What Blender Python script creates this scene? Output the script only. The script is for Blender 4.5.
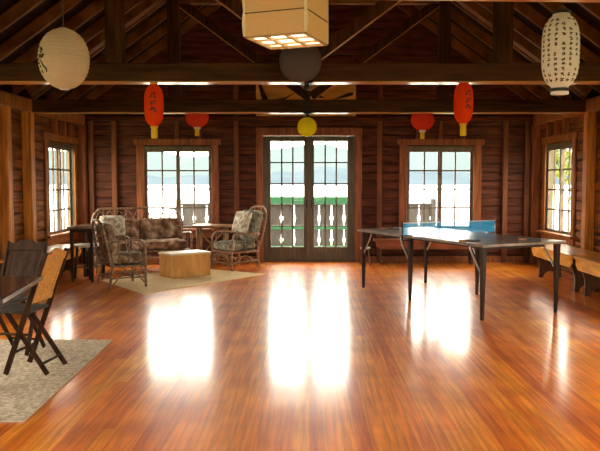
import bpy, bmesh, math, random
from mathutils import Vector, Matrix, Euler
random.seed(7)
PI = math.pi
for o in list(bpy.data.objects): bpy.data.objects.remove(o)
S = bpy.context.scene
COL = S.collection

# ------------------------------------------------------------------ camera, world, exposure
F_PX, EYE = 690.0, 1.37
cam_d = bpy.data.cameras.new('camera'); cam = bpy.data.objects.new('camera', cam_d); COL.objects.link(cam)
cam_d.sensor_width = 36; cam_d.lens = 36*F_PX/600; cam_d.shift_x = -9/600
cam_d.clip_start = .05; cam_d.clip_end = 6000
cam.location = (0, 0, EYE); cam.rotation_euler = (PI/2 - math.atan(43.5/F_PX), 0, 0)
S.camera = cam
S.view_settings.view_transform = 'Standard'; S.view_settings.look = 'None'
S.view_settings.gamma = 1; S.view_settings.use_curve_mapping = False
S.view_settings.exposure = 1.5
S.cycles.use_denoising = True
S.cycles.max_bounces = 10; S.cycles.diffuse_bounces = 6; S.cycles.glossy_bounces = 5; S.cycles.transparent_max_bounces = 24
S.cycles.sample_clamp_indirect = 8

SKY = 7.0
w = bpy.data.worlds.new('sky'); S.world = w; w.use_nodes = True
wn, wl = w.node_tree.nodes, w.node_tree.links
bg = wn['Background']; bg.inputs[1].default_value = SKY
tc = wn.new('ShaderNodeTexCoord'); sx = wn.new('ShaderNodeSeparateXYZ'); rp = wn.new('ShaderNodeValToRGB')
wl.new(tc.outputs['Generated'], sx.inputs[0]); wl.new(sx.outputs[2], rp.inputs[0]); wl.new(rp.outputs[0], bg.inputs[0])
rp.color_ramp.elements[0].position = 0.0; rp.color_ramp.elements[0].color = (1, .90, .76, 1)
rp.color_ramp.elements[1].position = 0.6; rp.color_ramp.elements[1].color = (1, .90, .78, 1)

D = 11.79        # back wall
W = 3.89         # half width
YF = -1.6        # front wall behind the camera
PLATE = 2.32     # underside of plates and tie beams
TOP = 2.49
PITCH = .72
def portal(name, loc, rot, sx_, sy_):
    l = bpy.data.lights.new(name, 'AREA'); l.shape = 'RECTANGLE'; l.size = sx_; l.size_y = sy_
    l.cycles.is_portal = True
    o = bpy.data.objects.new(name, l); COL.objects.link(o); o.location = loc; o.rotation_euler = rot
for x in (-2.235, 2.235): portal('window_portal', (x, D+.16, 1.25), (-PI/2, 0, 0), 1.1, 1.3)
portal('door_portal', (0, D+.16, 1.16), (-PI/2, 0, 0), 1.4, 1.9)
SIDE_Y = (10.76, 5.6, 3.9, 2.2, .5)      # right wall; past the first, unseen windows added to light the floor
LEFT_Y = (10.86, 5.6, 3.9, 2.2, .5)  # left wall, with the same added unseen windows
for y in SIDE_Y:
    portal('window_portal', (-W-.2, y, 1.25), (0, -PI/2, 0), 1.3, 1.1)
    portal('window_portal', (W+.2, y, 1.25), (0, PI/2, 0), 1.3, 1.1)
FRONT_X = (-2.4, 0, 2.4)  # unseen windows behind the camera, added and sized for interior fill
for x in FRONT_X: portal('window_portal', (x, YF-.2, 1.35), (PI/2, 0, 0), 1.3, 1.5)

# ------------------------------------------------------------------ materials
def srgb(r, g, b):
    f = lambda c: ((c/255+.055)/1.055)**2.4 if c > 10 else c/255/12.92
    return (f(r), f(g), f(b))
def new_mat(name):
    m = bpy.data.materials.new(name); m.use_nodes = True
    nt = m.node_tree; return m, nt.nodes, nt.links, nt.nodes['Principled BSDF']
def noise_mat(name, c1, c2, scale=(8, 8, 8), nscale=1.0, detail=5, rough=.6, coat=0, bump=0, metallic=0, spec=.15, lo=.35, hi=.65, coat_rough=.15, extra=None):
    m, N, L, P = new_mat(name)
    t = N.new('ShaderNodeTexCoord'); mp = N.new('ShaderNodeMapping'); nz = N.new('ShaderNodeTexNoise'); r = N.new('ShaderNodeValToRGB')
    mp.inputs['Scale'].default_value = scale
    nz.inputs['Scale'].default_value = nscale; nz.inputs['Detail'].default_value = detail
    L.new(t.outputs['Object'], mp.inputs[0]); L.new(mp.outputs[0], nz.inputs['Vector']); L.new(nz.outputs[0], r.inputs[0])
    r.color_ramp.elements[0].position = lo; r.color_ramp.elements[1].position = hi
    r.color_ramp.elements[0].color = (*c1, 1); r.color_ramp.elements[1].color = (*c2, 1)
    if extra:
        for pos, c in extra:
            e = r.color_ramp.elements.new(pos); e.color = (*c, 1)
    L.new(r.outputs[0], P.inputs['Base Color'])
    P.inputs['Roughness'].default_value = rough; P.inputs['Metallic'].default_value = metallic
    P.inputs['Coat Weight'].default_value = coat; P.inputs['Coat Roughness'].default_value = coat_rough; P.inputs['Coat IOR'].default_value = 1.25
    P.inputs['Specular IOR Level'].default_value = spec
    if bump:
        b = N.new('ShaderNodeBump'); b.inputs['Strength'].default_value = bump; b.inputs['Distance'].default_value = .01
        L.new(nz.outputs[0], b.inputs['Height']); L.new(b.outputs[0], P.inputs['Normal'])
    return m
def plain(name, c, rough=.5, metallic=0, coat=0, spec=.5):
    m, N, L, P = new_mat(name)
    nz = N.new('ShaderNodeTexNoise'); nz.inputs['Scale'].default_value = 30
    mx = N.new('ShaderNodeMixRGB'); mx.blend_type = 'MULTIPLY'; mx.inputs[0].default_value = .25
    mx.inputs[1].default_value = (*c, 1); L.new(nz.outputs[0], mx.inputs[2]); L.new(mx.outputs[0], P.inputs['Base Color'])
    P.inputs['Roughness'].default_value = rough; P.inputs['Metallic'].default_value = metallic
    P.inputs['Coat Weight'].default_value = coat; P.inputs['Specular IOR Level'].default_value = spec
    return m
def paper_mat(name, c, trans=.55, rib=0, ribscale=40):
    m, N, L, P = new_mat(name)
    N.remove(P); out = N['Material Output']
    d = N.new('ShaderNodeBsdfDiffuse'); t = N.new('ShaderNodeBsdfTranslucent'); mx = N.new('ShaderNodeMixShader')
    mx.inputs[0].default_value = trans
    nz = N.new('ShaderNodeTexNoise'); nz.inputs['Scale'].default_value = 25; nz.inputs['Detail'].default_value = 4
    r = N.new('ShaderNodeValToRGB'); r.color_ramp.elements[0].color = (*[x*.82 for x in c], 1); r.color_ramp.elements[1].color = (*c, 1)
    L.new(nz.outputs[0], r.inputs[0])
    L.new(r.outputs[0], d.inputs[0]); L.new(r.outputs[0], t.inputs[0])
    L.new(d.outputs[0], mx.inputs[1]); L.new(t.outputs[0], mx.inputs[2]); L.new(mx.outputs[0], out.inputs[0])
    return m

M = {}
# varnished plank floor
def floor_mat():
    m, N, L, P = new_mat('varnished plank floor')
    t = N.new('ShaderNodeTexCoord'); sp = N.new('ShaderNodeSeparateXYZ'); L.new(t.outputs['Object'], sp.inputs[0])
    def mth(op, a, b=None):
        n = N.new('ShaderNodeMath'); n.operation = op
        for i, v in enumerate((a, b)):
            if v is None: continue
            if isinstance(v, (int, float)): n.inputs[i].default_value = v
            else: L.new(v, n.inputs[i])
        return n.outputs[0]
    u = mth('DIVIDE', sp.outputs[0], .083)
    pid = mth('FLOOR', u); fr = mth('FRACT', u)
    wn1 = N.new('ShaderNodeTexWhiteNoise'); wn1.noise_dimensions = '1D'; L.new(pid, wn1.inputs['W'])
    yl = mth('ADD', mth('DIVIDE', sp.outputs[1], 3.6), mth('MULTIPLY', wn1.outputs[0], 9.7))
    cv = N.new('ShaderNodeCombineXYZ'); L.new(pid, cv.inputs[0]); L.new(mth('FLOOR', yl), cv.inputs[1])
    wn2 = N.new('ShaderNodeTexWhiteNoise'); wn2.noise_dimensions = '2D'; L.new(cv.outputs[0], wn2.inputs['Vector'])
    rp = N.new('ShaderNodeValToRGB'); L.new(wn2.outputs[0], rp.inputs[0])
    els = rp.color_ramp.elements
    els[0].position = 0; els[0].color = (.66, .145, .010, 1); els[1].position = 1; els[1].color = (.92, .36, .040, 1)
    e = els.new(.5); e.color = (.86, .235, .015, 1); e = els.new(.93); e.color = (.90, .30, .024, 1)
    # grain
    mp = N.new('ShaderNodeMapping'); mp.inputs['Scale'].default_value = (28, 1.1, 1)
    L.new(t.outputs['Object'], mp.inputs[0])
    nz = N.new('ShaderNodeTexNoise'); nz.inputs['Scale'].default_value = 1.6; nz.inputs['Detail'].default_value = 6; L.new(mp.outputs[0], nz.inputs['Vector'])
    r2 = N.new('ShaderNodeValToRGB'); L.new(nz.outputs[0], r2.inputs[0])
    r2.color_ramp.elements[0].position = .3; r2.color_ramp.elements[0].color = (.62, .50, .42, 1); r2.color_ramp.elements[1].position = .66; r2.color_ramp.elements[1].color = (1.2, 1.24, 1.1, 1)
    mx = N.new('ShaderNodeMixRGB'); mx.blend_type = 'MULTIPLY'; mx.inputs[0].default_value = .9
    L.new(rp.outputs[0], mx.inputs[1]); L.new(r2.outputs[0], mx.inputs[2])
    # wear blotches
    nz2 = N.new('ShaderNodeTexNoise'); nz2.inputs['Scale'].default_value = 2.2; nz2.inputs['Detail'].default_value = 5; L.new(t.outputs['Object'], nz2.inputs['Vector'])
    r3 = N.new('ShaderNodeValToRGB'); L.new(nz2.outputs[0], r3.inputs[0])
    r3.color_ramp.elements[0].position = .35; r3.color_ramp.elements[0].color = (.72, .62, .52, 1); r3.color_ramp.elements[1].position = .65; r3.color_ramp.elements[1].color = (1.1, 1.1, 1.1, 1)
    mx2 = N.new('ShaderNodeMixRGB'); mx2.blend_type = 'MULTIPLY'; mx2.inputs[0].default_value = .8
    L.new(mx.outputs[0], mx2.inputs[1]); L.new(r3.outputs[0], mx2.inputs[2])
    # seams between planks
    seam = mth('LESS_THAN', mth('MINIMUM', fr, mth('SUBTRACT', 1.0, fr)), .022)
    mx3 = N.new('ShaderNodeMixRGB'); L.new(mth('MULTIPLY', seam, mth('ADD', mth('MULTIPLY', wn1.outputs[0], .6), .0)), mx3.inputs[0]); L.new(mx2.outputs[0], mx3.inputs[1]); mx3.inputs[2].default_value = (.92, .52, .14, 1)
    L.new(mx3.outputs[0], P.inputs['Base Color'])
    P.inputs['Roughness'].default_value = .42; P.inputs['Specular IOR Level'].default_value = .2
    P.inputs['Coat Weight'].default_value = 1.0; P.inputs['Coat IOR'].default_value = 1.34
    rr = N.new('ShaderNodeMapRange'); L.new(nz2.outputs[0], rr.inputs[0]); rr.inputs[3].default_value = .11; rr.inputs[4].default_value = .21
    L.new(rr.outputs[0], P.inputs['Coat Roughness'])
    b = N.new('ShaderNodeBump'); b.inputs['Strength'].default_value = .08; b.inputs['Distance'].default_value = .004
    L.new(nz.outputs[0], b.inputs['Height']); L.new(b.outputs[0], P.inputs['Normal'])
    cb = N.new('ShaderNodeBump'); cb.inputs['Strength'].default_value = .05; cb.inputs['Distance'].default_value = .01
    L.new(wn2.outputs[0], cb.inputs['Height']); L.new(cb.outputs[0], P.inputs['Coat Normal'])
    return m
M['floor'] = floor_mat()
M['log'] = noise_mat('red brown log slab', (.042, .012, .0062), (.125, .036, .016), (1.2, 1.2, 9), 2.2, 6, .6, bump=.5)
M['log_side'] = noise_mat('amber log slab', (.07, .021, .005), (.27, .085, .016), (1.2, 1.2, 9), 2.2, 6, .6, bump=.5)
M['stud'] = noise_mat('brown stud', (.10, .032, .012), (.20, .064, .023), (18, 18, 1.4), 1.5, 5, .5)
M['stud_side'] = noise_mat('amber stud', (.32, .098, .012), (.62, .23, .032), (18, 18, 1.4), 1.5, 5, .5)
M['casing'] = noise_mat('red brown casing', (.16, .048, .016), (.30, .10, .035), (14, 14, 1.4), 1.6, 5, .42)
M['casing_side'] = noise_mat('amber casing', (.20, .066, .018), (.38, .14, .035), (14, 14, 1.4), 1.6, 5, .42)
M['jamb'] = noise_mat('olive jamb paint', (.10, .085, .05), (.15, .13, .08), (9, 9, 2), 1.6, 4, .5)
M['sash'] = noise_mat('dark sash paint', (.12, .08, .055), (.19, .135, .095), (6, 6, 6), 2, 3, .45)
M['doorwood'] = noise_mat('dark olive door paint', (.085, .066, .040), (.135, .108, .068), (14, 14, 1.4), 1.6, 4, .4)
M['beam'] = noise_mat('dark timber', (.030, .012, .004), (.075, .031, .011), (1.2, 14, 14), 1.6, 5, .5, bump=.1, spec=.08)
M['underside'] = noise_mat('bounce-lit amber underside', (.36, .15, .045), (.62, .30, .10), (1.2, 14, 14), 1.6, 5, .4, coat=.8, coat_rough=.18)  # light bounced off the floor, painted as a paler wood tone
M['postbeam'] = noise_mat('dark post timber', (.030, .012, .004), (.075, .031, .011), (14, 14, 1.2), 1.6, 5, .5, bump=.1, spec=.08)
M['rafter'] = noise_mat('brown rafter', (.10, .036, .009), (.23, .09, .024), (3, 14, 3), 1.6, 5, .5)
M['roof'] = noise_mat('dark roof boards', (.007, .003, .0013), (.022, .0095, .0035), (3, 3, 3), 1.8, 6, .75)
M['iron'] = plain('black iron', (.02, .018, .016), .5, .6)
M['bench'] = noise_mat('amber bench wood', (.62, .25, .03), (.88, .42, .07), (2, 8, 8), 1.6, 5, .35, coat=.4)
M['bench_backlit'] = noise_mat('backlit bench end', (.05, .020, .010), (.11, .05, .02), (8, 8, 2), 1.6, 5, .5)  # end boards coloured dark to stand in for their backlit shade
M['benchred'] = noise_mat('red brown bench wood', (.17, .05, .02), (.30, .10, .04), (2, 8, 8), 1.6, 5, .4)
M['tabletop'] = noise_mat('worn dark table top', (.15, .108, .078), (.28, .215, .16), (3, 3, 3), 2.4, 6, .4, coat=.7, coat_rough=.22)
M['tableleg'] = noise_mat('dark table leg', (.020, .011, .007), (.045, .026, .016), (12, 12, 2), 1.6, 4, .45)
M['chrome'] = plain('steel tube', (.62, .60, .58), .3, .9)
M['net_tape'] = plain('white tape', (.8, .82, .84), .7)
M['paddle_rubber'] = plain('dark paddle rubber', (.03, .018, .016), .6)
M['paddle_wood'] = noise_mat('paddle handle', (.20, .09, .04), (.32, .16, .07), (9, 9, 9), 2, 4, .5)
M['paper'] = plain('white sheet', (.85, .84, .82), .7)
M['rattan'] = noise_mat('grey brown rattan', (.13, .080, .045), (.34, .22, .13), (30, 30, 30), 1, 3, .4, coat=.25)
M['rattan_dark'] = noise_mat('dark rattan', (.10, .06, .034), (.30, .19, .105), (30, 30, 30), 1, 3, .4, coat=.25)
M['rattan_red'] = noise_mat('red brown rattan', (.20, .105, .060), (.44, .27, .16), (30, 30, 30), 1, 3, .4, coat=.25)
M['fab_brown'] = noise_mat('mottled brown fabric', (.12, .06, .035), (.66, .50, .36), (9, 9, 9), 1, 5, .9, lo=.36, hi=.68, extra=((.52, (.34, .19, .11)),))
M['fab_green'] = noise_mat('mottled grey green fabric', (.10, .085, .06), (.52, .50, .40), (11, 11, 11), 1, 5, .9, lo=.36, hi=.68, extra=((.5, (.23, .235, .165)),))
M['fab_dark'] = noise_mat('dark mottled fabric', (.10, .06, .036), (.60, .46, .31), (9, 9, 9), 1, 5, .9, lo=.36, hi=.70, extra=((.54, (.26, .16, .09)),))
M['fab_cream'] = noise_mat('cream floral fabric', (.30, .22, .13), (.72, .66, .52), (16, 16, 16), 1, 4, .9, lo=.36, hi=.6)
M['rug_back'] = noise_mat('tan jute rug', (.70, .48, .23), (.88, .68, .40), (50, 50, 50), 1, 4, .95, spec=.1, bump=.3)
M['rug_front'] = noise_mat('grey beige rug', (.34, .255, .17), (.66, .53, .385), (42, 42, 42), 1, 6, .95, spec=.1, bump=.6)
M['rug_edge'] = noise_mat('rug binding', (.42, .33, .23), (.62, .5, .38), (60, 60, 60), 1, 4, .95, spec=.1)
M['trunk'] = noise_mat('honey chest wood', (.48, .22, .055), (.66, .34, .10), (10, 10, 2.5), 1.4, 5, .45)
M['trunktop'] = noise_mat('pale chest lid', (.58, .42, .24), (.74, .58, .36), (2, 12, 6), 1.4, 5, .35, coat=.4)
M['chairwood'] = noise_mat('dark walnut chair', (.017, .007, .003), (.045, .019, .008), (12, 12, 3), 1.6, 4, .5, spec=.06)
M['slate'] = noise_mat('dark seat', (.03, .024, .019), (.065, .052, .042), (9, 9, 9), 1.6, 4, .5)
M['consoletop'] = noise_mat('brown console top', (.22, .13, .07), (.36, .23, .13), (8, 2, 4), 1.6, 4, .28, coat=.6)
M['stooltop'] = noise_mat('pale stool seat', (.52, .44, .32), (.68, .6, .46), (8, 8, 8), 1.6, 4, .4)
M['sidewood'] = noise_mat('rustic side table wood', (.22, .12, .055), (.40, .24, .12), (5, 5, 5), 1.6, 5, .4)
M['plywood'] = noise_mat('honey plywood', (.62, .30, .075), (.82, .45, .14), (1.2, 5, 5), 1.4, 5, .6)
M['drift'] = noise_mat('dark driftwood', (.03, .018, .012), (.075, .045, .03), (6, 6, 6), 2, 5, .8)
M['cream_paper'] = paper_mat('tan lantern paper', (.70, .46, .23), .05)
M['cream_wood'] = noise_mat('cream lattice wood', (.66, .55, .34), (.80, .70, .48), (5, 5, 5), 2, 3, .6)
M['slat'] = noise_mat('lattice slat wood', (.34, .24, .12), (.46, .34, .18), (5, 5, 5), 2, 3, .6)
M['diff_paper'] = paper_mat('white diffuser paper', (.92, .91, .86), .55)
M['white_paper'] = paper_mat('white lantern paper', (.74, .62, .46), .6)
M['white_paper2'] = paper_mat('ivory lantern paper', (.90, .86, .78), .5)
M['dark_paper'] = paper_mat('charcoal purple lantern paper', (.19, .15, .172), .5)
M['yellow_paper'] = paper_mat('yellow lantern paper', (.98, .88, .05), .68)
M['red_paper'] = paper_mat('red lantern paper', (.96, .11, .016), .6)
M['red_paper2'] = paper_mat('deep red lantern paper', (.86, .11, .05), .6)
M['gold_tag'] = paper_mat('gold paper tag', (.88, .62, .06), .45)
M['ink'] = plain('black ink', (.02, .016, .014), .8)
M['ink_brown'] = plain('brown ink', (.10, .065, .035), .8)
M['ink_red'] = plain('dark red ink', (.16, .03, .012), .8)
M['cord'] = plain('dark cord', (.05, .035, .025), .8)
M['rim_white'] = plain('white rim wire', (.75, .7, .68), .6)
M['green'] = plain('green rail paint', (.014, .115, .045), .6)
M['baluster'] = noise_mat('weathered grey baluster', (.050, .045, .040), (.072, .065, .058), (8, 8, 3), 1.5, 4, .7)
M['deck'] = noise_mat('pale deck', (.50, .48, .44), (.62, .60, .56), (10, 1, 1), 1.5, 4, .6)
M['lawn'] = noise_mat('pale lawn', (.20, .24, .10), (.32, .35, .17), (2, 2, 2), 1.5, 5, .9)
M['lake'] = plain('bright lake water', (.10, .14, .16), .22)
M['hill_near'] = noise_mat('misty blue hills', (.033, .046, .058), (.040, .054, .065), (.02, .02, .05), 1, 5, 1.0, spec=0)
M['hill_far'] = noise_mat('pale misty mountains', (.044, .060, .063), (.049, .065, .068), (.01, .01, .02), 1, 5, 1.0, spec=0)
M['leaf'] = noise_mat('yellow green leaves', (.07, .085, .015), (.15, .165, .035), (3, 3, 3), 2, 4, .8, spec=.1)
M['leaf_pale'] = noise_mat('grey green leaves', (.05, .075, .035), (.10, .135, .06), (3, 3, 3), 2, 4, .8, spec=.1)
M['bark'] = noise_mat('bark', (.10, .07, .045), (.18, .13, .09), (6, 6, 2), 2, 5, .9)

def glass_mat():
    m, N, L, P = new_mat('window glass'); N.remove(P); out = N['Material Output']
    t = N.new('ShaderNodeBsdfTransparent'); t.inputs[0].default_value = (.96, .98, .97, 1)
    g = N.new('ShaderNodeBsdfGlossy'); g.inputs['Roughness'].default_value = .02
    fz = N.new('ShaderNodeLayerWeight'); fz.inputs[0].default_value = .5     # symmetric Schlick reflectance, both faces alike
    pw_ = N.new('ShaderNodeMath'); pw_.operation = 'POWER'; pw_.inputs[1].default_value = 5; L.new(fz.outputs['Facing'], pw_.inputs[0])
    ma = N.new('ShaderNodeMath'); ma.operation = 'MULTIPLY_ADD'; ma.inputs[1].default_value = .5; ma.inputs[2].default_value = .003; L.new(pw_.outputs[0], ma.inputs[0])
    mx = N.new('ShaderNodeMixShader'); L.new(ma.outputs[0], mx.inputs[0]); L.new(t.outputs[0], mx.inputs[1]); L.new(g.outputs[0], mx.inputs[2]); L.new(mx.outputs[0], out.inputs[0])
    return m
M['glass'] = glass_mat()
def net_mat():
    m, N, L, P = new_mat('blue net mesh'); out = N['Material Output']
    P.inputs['Base Color'].default_value = (.015, .50, .95, 1); P.inputs['Roughness'].default_value = .8
    tl = N.new('ShaderNodeBsdfTranslucent'); tl.inputs[0].default_value = (.02, .58, 1, 1)
    ms = N.new('ShaderNodeMixShader'); ms.inputs[0].default_value = .6; L.new(P.outputs[0], ms.inputs[1]); L.new(tl.outputs[0], ms.inputs[2])
    t = N.new('ShaderNodeBsdfTransparent'); mx = N.new('ShaderNodeMixShader'); mx.inputs[0].default_value = .36
    L.new(t.outputs[0], mx.inputs[1]); L.new(ms.outputs[0], mx.inputs[2]); L.new(mx.outputs[0], out.inputs[0])
    return m
M['net'] = net_mat()

# ------------------------------------------------------------------ mesh helpers
class MB:
    def __init__(s): s.bm = bmesh.new()
    def _merge(s, tmp, smooth=False, mat=None):
        if mat is not None: bmesh.ops.transform(tmp, matrix=mat, verts=tmp.verts)
        for f in tmp.faces: f.smooth = smooth
        me = bpy.data.meshes.new('tmp'); tmp.to_mesh(me); tmp.free(); s.bm.from_mesh(me); bpy.data.meshes.remove(me)
        return s
    def box(s, c, size, rot=None, bev=0, seg=1, smooth=False):
        t = bmesh.new(); bmesh.ops.create_cube(t, size=1)
        bmesh.ops.scale(t, vec=size, verts=t.verts)
        if bev: bmesh.ops.bevel(t, geom=list(t.edges), offset=bev, segments=seg, affect='EDGES', profile=.6)
        m = Matrix.Translation(c)
        if rot is not None: m = m @ (rot if isinstance(rot, Matrix) else Euler(rot).to_matrix().to_4x4())
        return s._merge(t, smooth, m)
    def span(s, a, b, bev=0):   # axis aligned box from corner a to corner b
        return s.box([(p+q)/2 for p, q in zip(a, b)], [abs(q-p) for p, q in zip(a, b)], bev=bev)
    def bar(s, a, b, wd, ht, up=(0, 0, 1), bev=0, w2=None, h2=None):
        a, b = Vector(a), Vector(b); d = (b-a).normalized(); up = Vector(up)
        sd = d.cross(up)
        if sd.length < 1e-4: sd = d.cross(Vector((1, 0, 0)))
        sd.normalize(); u = sd.cross(d)
        t = bmesh.new(); w2 = w2 or wd; h2 = h2 or ht
        v = [t.verts.new(p + sd*i*ww/2 + u*j*hh/2) for p, ww, hh in ((a, wd, ht), (b, w2, h2)) for i, j in ((-1, -1), (1, -1), (1, 1), (-1, 1))]
        for f in ((3, 2, 1, 0), (4, 5, 6, 7), (0, 1, 5, 4), (1, 2, 6, 5), (2, 3, 7, 6), (3, 0, 4, 7)): t.faces.new([v[k] for k in f])
        bmesh.ops.recalc_face_normals(t, faces=t.faces)
        if bev: bmesh.ops.bevel(t, geom=list(t.edges), offset=bev, segments=1, affect='EDGES')
        return s._merge(t)
    def tube(s, pts, r, n=8, closed=False):
        pts = [Vector(p) for p in pts]; t = bmesh.new(); rings = []
        rs = r if isinstance(r, (list, tuple)) else [r]*len(pts)
        ref = None
        for i, p in enumerate(pts):
            if closed: d = pts[(i+1) % len(pts)] - pts[i-1]
            else: d = pts[min(i+1, len(pts)-1)] - pts[max(i-1, 0)]
            d.normalize()
            if ref is None: ref = d.orthogonal().normalized()
            x = (ref - d*ref.dot(d)); x = x.normalized() if x.length > 1e-5 else d.orthogonal().normalized()
            y = d.cross(x); ref = x
            rings.append([t.verts.new(p + (x*math.cos(2*PI*k/n) + y*math.sin(2*PI*k/n))*rs[i]) for k in range(n)])
        m = len(rings)
        for i in range(m if closed else m-1):
            A, B = rings[i], rings[(i+1) % m]
            for k in range(n): t.faces.new((A[k], A[(k+1) % n], B[(k+1) % n], B[k]))
        if not closed: t.faces.new(rings[0][::-1]); t.faces.new(rings[-1])
        bmesh.ops.recalc_face_normals(t, faces=t.faces)
        return s._merge(t, True)
    def lathe(s, prof, n=32, c=(0, 0, 0), smooth=True, caps=True, wob=None):
        t = bmesh.new(); rings = []
        for i, (r, z) in enumerate(prof):
            rings.append([t.verts.new((c[0]+r*math.cos(2*PI*k/n)*(1+(wob(k) if wob else 0)), c[1]+r*math.sin(2*PI*k/n)*(1+(wob(k) if wob else 0)), c[2]+z)) for k in range(n)])
        for A, B in zip(rings, rings[1:]):
            for k in range(n): t.faces.new((A[k], A[(k+1) % n], B[(k+1) % n], B[k]))
        if caps: t.faces.new(rings[0][::-1]); t.faces.new(rings[-1])
        bmesh.ops.recalc_face_normals(t, faces=t.faces)
        return s._merge(t, smooth)
    def prism(s, poly, axis, a0, a1, bev=0):   # polygon in the plane normal to axis (0,1,2)
        t = bmesh.new(); oth = [i for i in range(3) if i != axis]
        def P(p, a):
            v = [0, 0, 0]; v[oth[0]], v[oth[1]] = p; v[axis] = a; return t.verts.new(v)
        A = [P(p, a0) for p in poly]; B = [P(p, a1) for p in poly]; n = len(poly)
        t.faces.new(A); t.faces.new(B[::-1])
        for i in range(n): t.faces.new((A[i], B[i], B[(i+1) % n], A[(i+1) % n]))
        bmesh.ops.recalc_face_normals(t, faces=t.faces)
        if bev: bmesh.ops.bevel(t, geom=list(t.edges), offset=bev, segments=1, affect='EDGES')
        return s._merge(t)
    def cushion(s, c, size, rot=None, puff=.35):
        t = bmesh.new(); bmesh.ops.create_cube(t, size=2); bmesh.ops.subdivide_edges(t, edges=list(t.edges), cuts=7, use_grid_fill=True)
        th = min(range(3), key=lambda i: size[i]); oth = [i for i in range(3) if i != th]
        for v in t.verts:
            a, b = v.co[oth[0]], v.co[oth[1]]
            e = (1-abs(a)**4)*(1-abs(b)**4)
            k = (1-puff) + puff*e**.5
            q = v.co[th]
            v.co[th] = q*k
            rr = 1 - .05*q*q
            v.co[oth[0]] = a*rr*(1-.06*b*b*b*b); v.co[oth[1]] = b*rr*(1-.06*a*a*a*a)
        bmesh.ops.scale(t, vec=[x/2 for x in size], verts=t.verts)
        m = Matrix.Translation(c)
        if rot is not None: m = m @ Euler(rot).to_matrix().to_4x4()
        return s._merge(t, True, m)
    def build(s, name, mat, parent=None, loc=None, rot=None):
        me = bpy.data.meshes.new(name); s.bm.to_mesh(me); s.bm.free(); me.materials.append(M[mat] if isinstance(mat, str) else mat)
        o = bpy.data.objects.new(name, me); COL.objects.link(o)
        if parent: o.parent = parent
        if loc: o.location = loc
        if rot: o.rotation_euler = rot
        return o
def split(mb, name, mat, parent=None):
    # every loose piece becomes an object of its own
    bm = mb.bm; bm.verts.ensure_lookup_table(); seen = set(); out = []
    for v in bm.verts:
        if v in seen: continue
        st = [v]; isl = []; seen.add(v)
        while st:
            q = st.pop(); isl.append(q)
            for e in q.link_edges:
                o_ = e.other_vert(q)
                if o_ not in seen: seen.add(o_); st.append(o_)
        t = bmesh.new(); mp = {q: t.verts.new(q.co) for q in isl}
        for f in {f for q in isl for f in q.link_faces}: t.faces.new([mp[q] for q in f.verts]).smooth = f.smooth
        me = bpy.data.meshes.new(name); t.to_mesh(me); t.free(); me.materials.append(M[mat])
        o = bpy.data.objects.new(name, me); COL.objects.link(o); o.parent = parent; out.append(o)
    bm.free(); return out
def tag(o, label=None, cat=None, group=None, kind=None):
    if label: o['label'] = label
    if cat: o['category'] = cat
    if group: o['group'] = group
    if kind: o['kind'] = kind
    return o
def thing(name, label, cat, loc=(0, 0, 0), rz=0, group=None, kind=None):
    o = bpy.data.objects.new(name, None); COL.objects.link(o); o.empty_display_size = .1
    o.location = loc; o.rotation_euler = (0, 0, rz); return tag(o, label, cat, group, kind)
def copy_tree(o, parent=None):
    c = o.copy(); COL.objects.link(c)
    if parent: c.parent = parent
    for ch in list(o.children): copy_tree(ch, c)
    return c
def bez(pts, n=10):   # catmull-rom through points
    P = [Vector(p) for p in pts]; out = []
    for i in range(len(P)-1):
        p0, p1, p2, p3 = P[max(i-1, 0)], P[i], P[i+1], P[min(i+2, len(P)-1)]
        for k in range(n):
            t = k/n
            out.append(.5*((2*p1) + (p2-p0)*t + (2*p0-5*p1+4*p2-p3)*t*t + (3*p1-p0-3*p2+p3)*t**3))
    out.append(P[-1]); return out

# ------------------------------------------------------------------ setting
fl = MB().span((-W-.1, YF-.1, -.12), (W+.1, D+.1, 0)).build('floor', 'floor'); tag(fl, kind='structure')

WIN = (.60, 1.885)                       # glass sill and head heights
OPB = (-.07, .07)
win_open = lambda c: (c-.60, c+.60, .52, 1.97)
def log_wall(name, pt, u0, u1, z1, openings, mat, halfwidth=None, step=.148):
    # pt(u, n, z) -> world point, n grows into the room
    zs = {0.0, z1}
    for o in openings: zs |= {o[2], o[3]}
    key = sorted(zs); rows = []
    for a, b in zip(key, key[1:]):
        n = max(1, round((b-a)/step))
        rows += [(a+(b-a)*i/n, a+(b-a)*(i+1)/n) for i in range(n)]
    t = bmesh.new()
    for a, b in rows:
        m = (a+b)/2; lo, hi = u0, u1
        if halfwidth and b > TOP: hw = halfwidth(a); lo, hi = max(u0, -hw), min(u1, hw)
        if hi-lo < .1: continue
        cuts = sorted((o[0], o[1]) for o in openings if o[2] < m < o[3]); segs = []; c = lo
        for x0, x1 in cuts:
            if x0 > c: segs.append((c, x0))
            c = x1
        if c < hi: segs.append((c, hi))
        for x0, x1 in segs:
            n = max(2, int((x1-x0)/.22)); rings = []
            for i in range(n+1):
                u = x0+(x1-x0)*i/n; j = random.uniform(-.012, .012); k = random.uniform(-.012, .012)
                prof = [(-.11, a), (-.11, b), (-.018, b-.001), (-.004+j*.5, b-.016+k*.6), (j*.4, m), (-.006+j*.5, a+.013+k*.6), (-.018, a+.001)]
                rings.append([t.verts.new(pt(max(-halfwidth(zz), min(halfwidth(zz), u)) if halfwidth else u, nn, zz)) for nn, zz in prof])
            for A, B in zip(rings, rings[1:]):
                for q in range(7): t.faces.new((A[q], A[(q+1) % 7], B[(q+1) % 7], B[q]))
            t.faces.new(rings[0]); t.faces.new(rings[-1][::-1])
    bmesh.ops.recalc_face_normals(t, faces=t.faces)
    mb = MB(); mb._merge(t); return tag(mb.build(name, mat), kind='structure')
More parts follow.
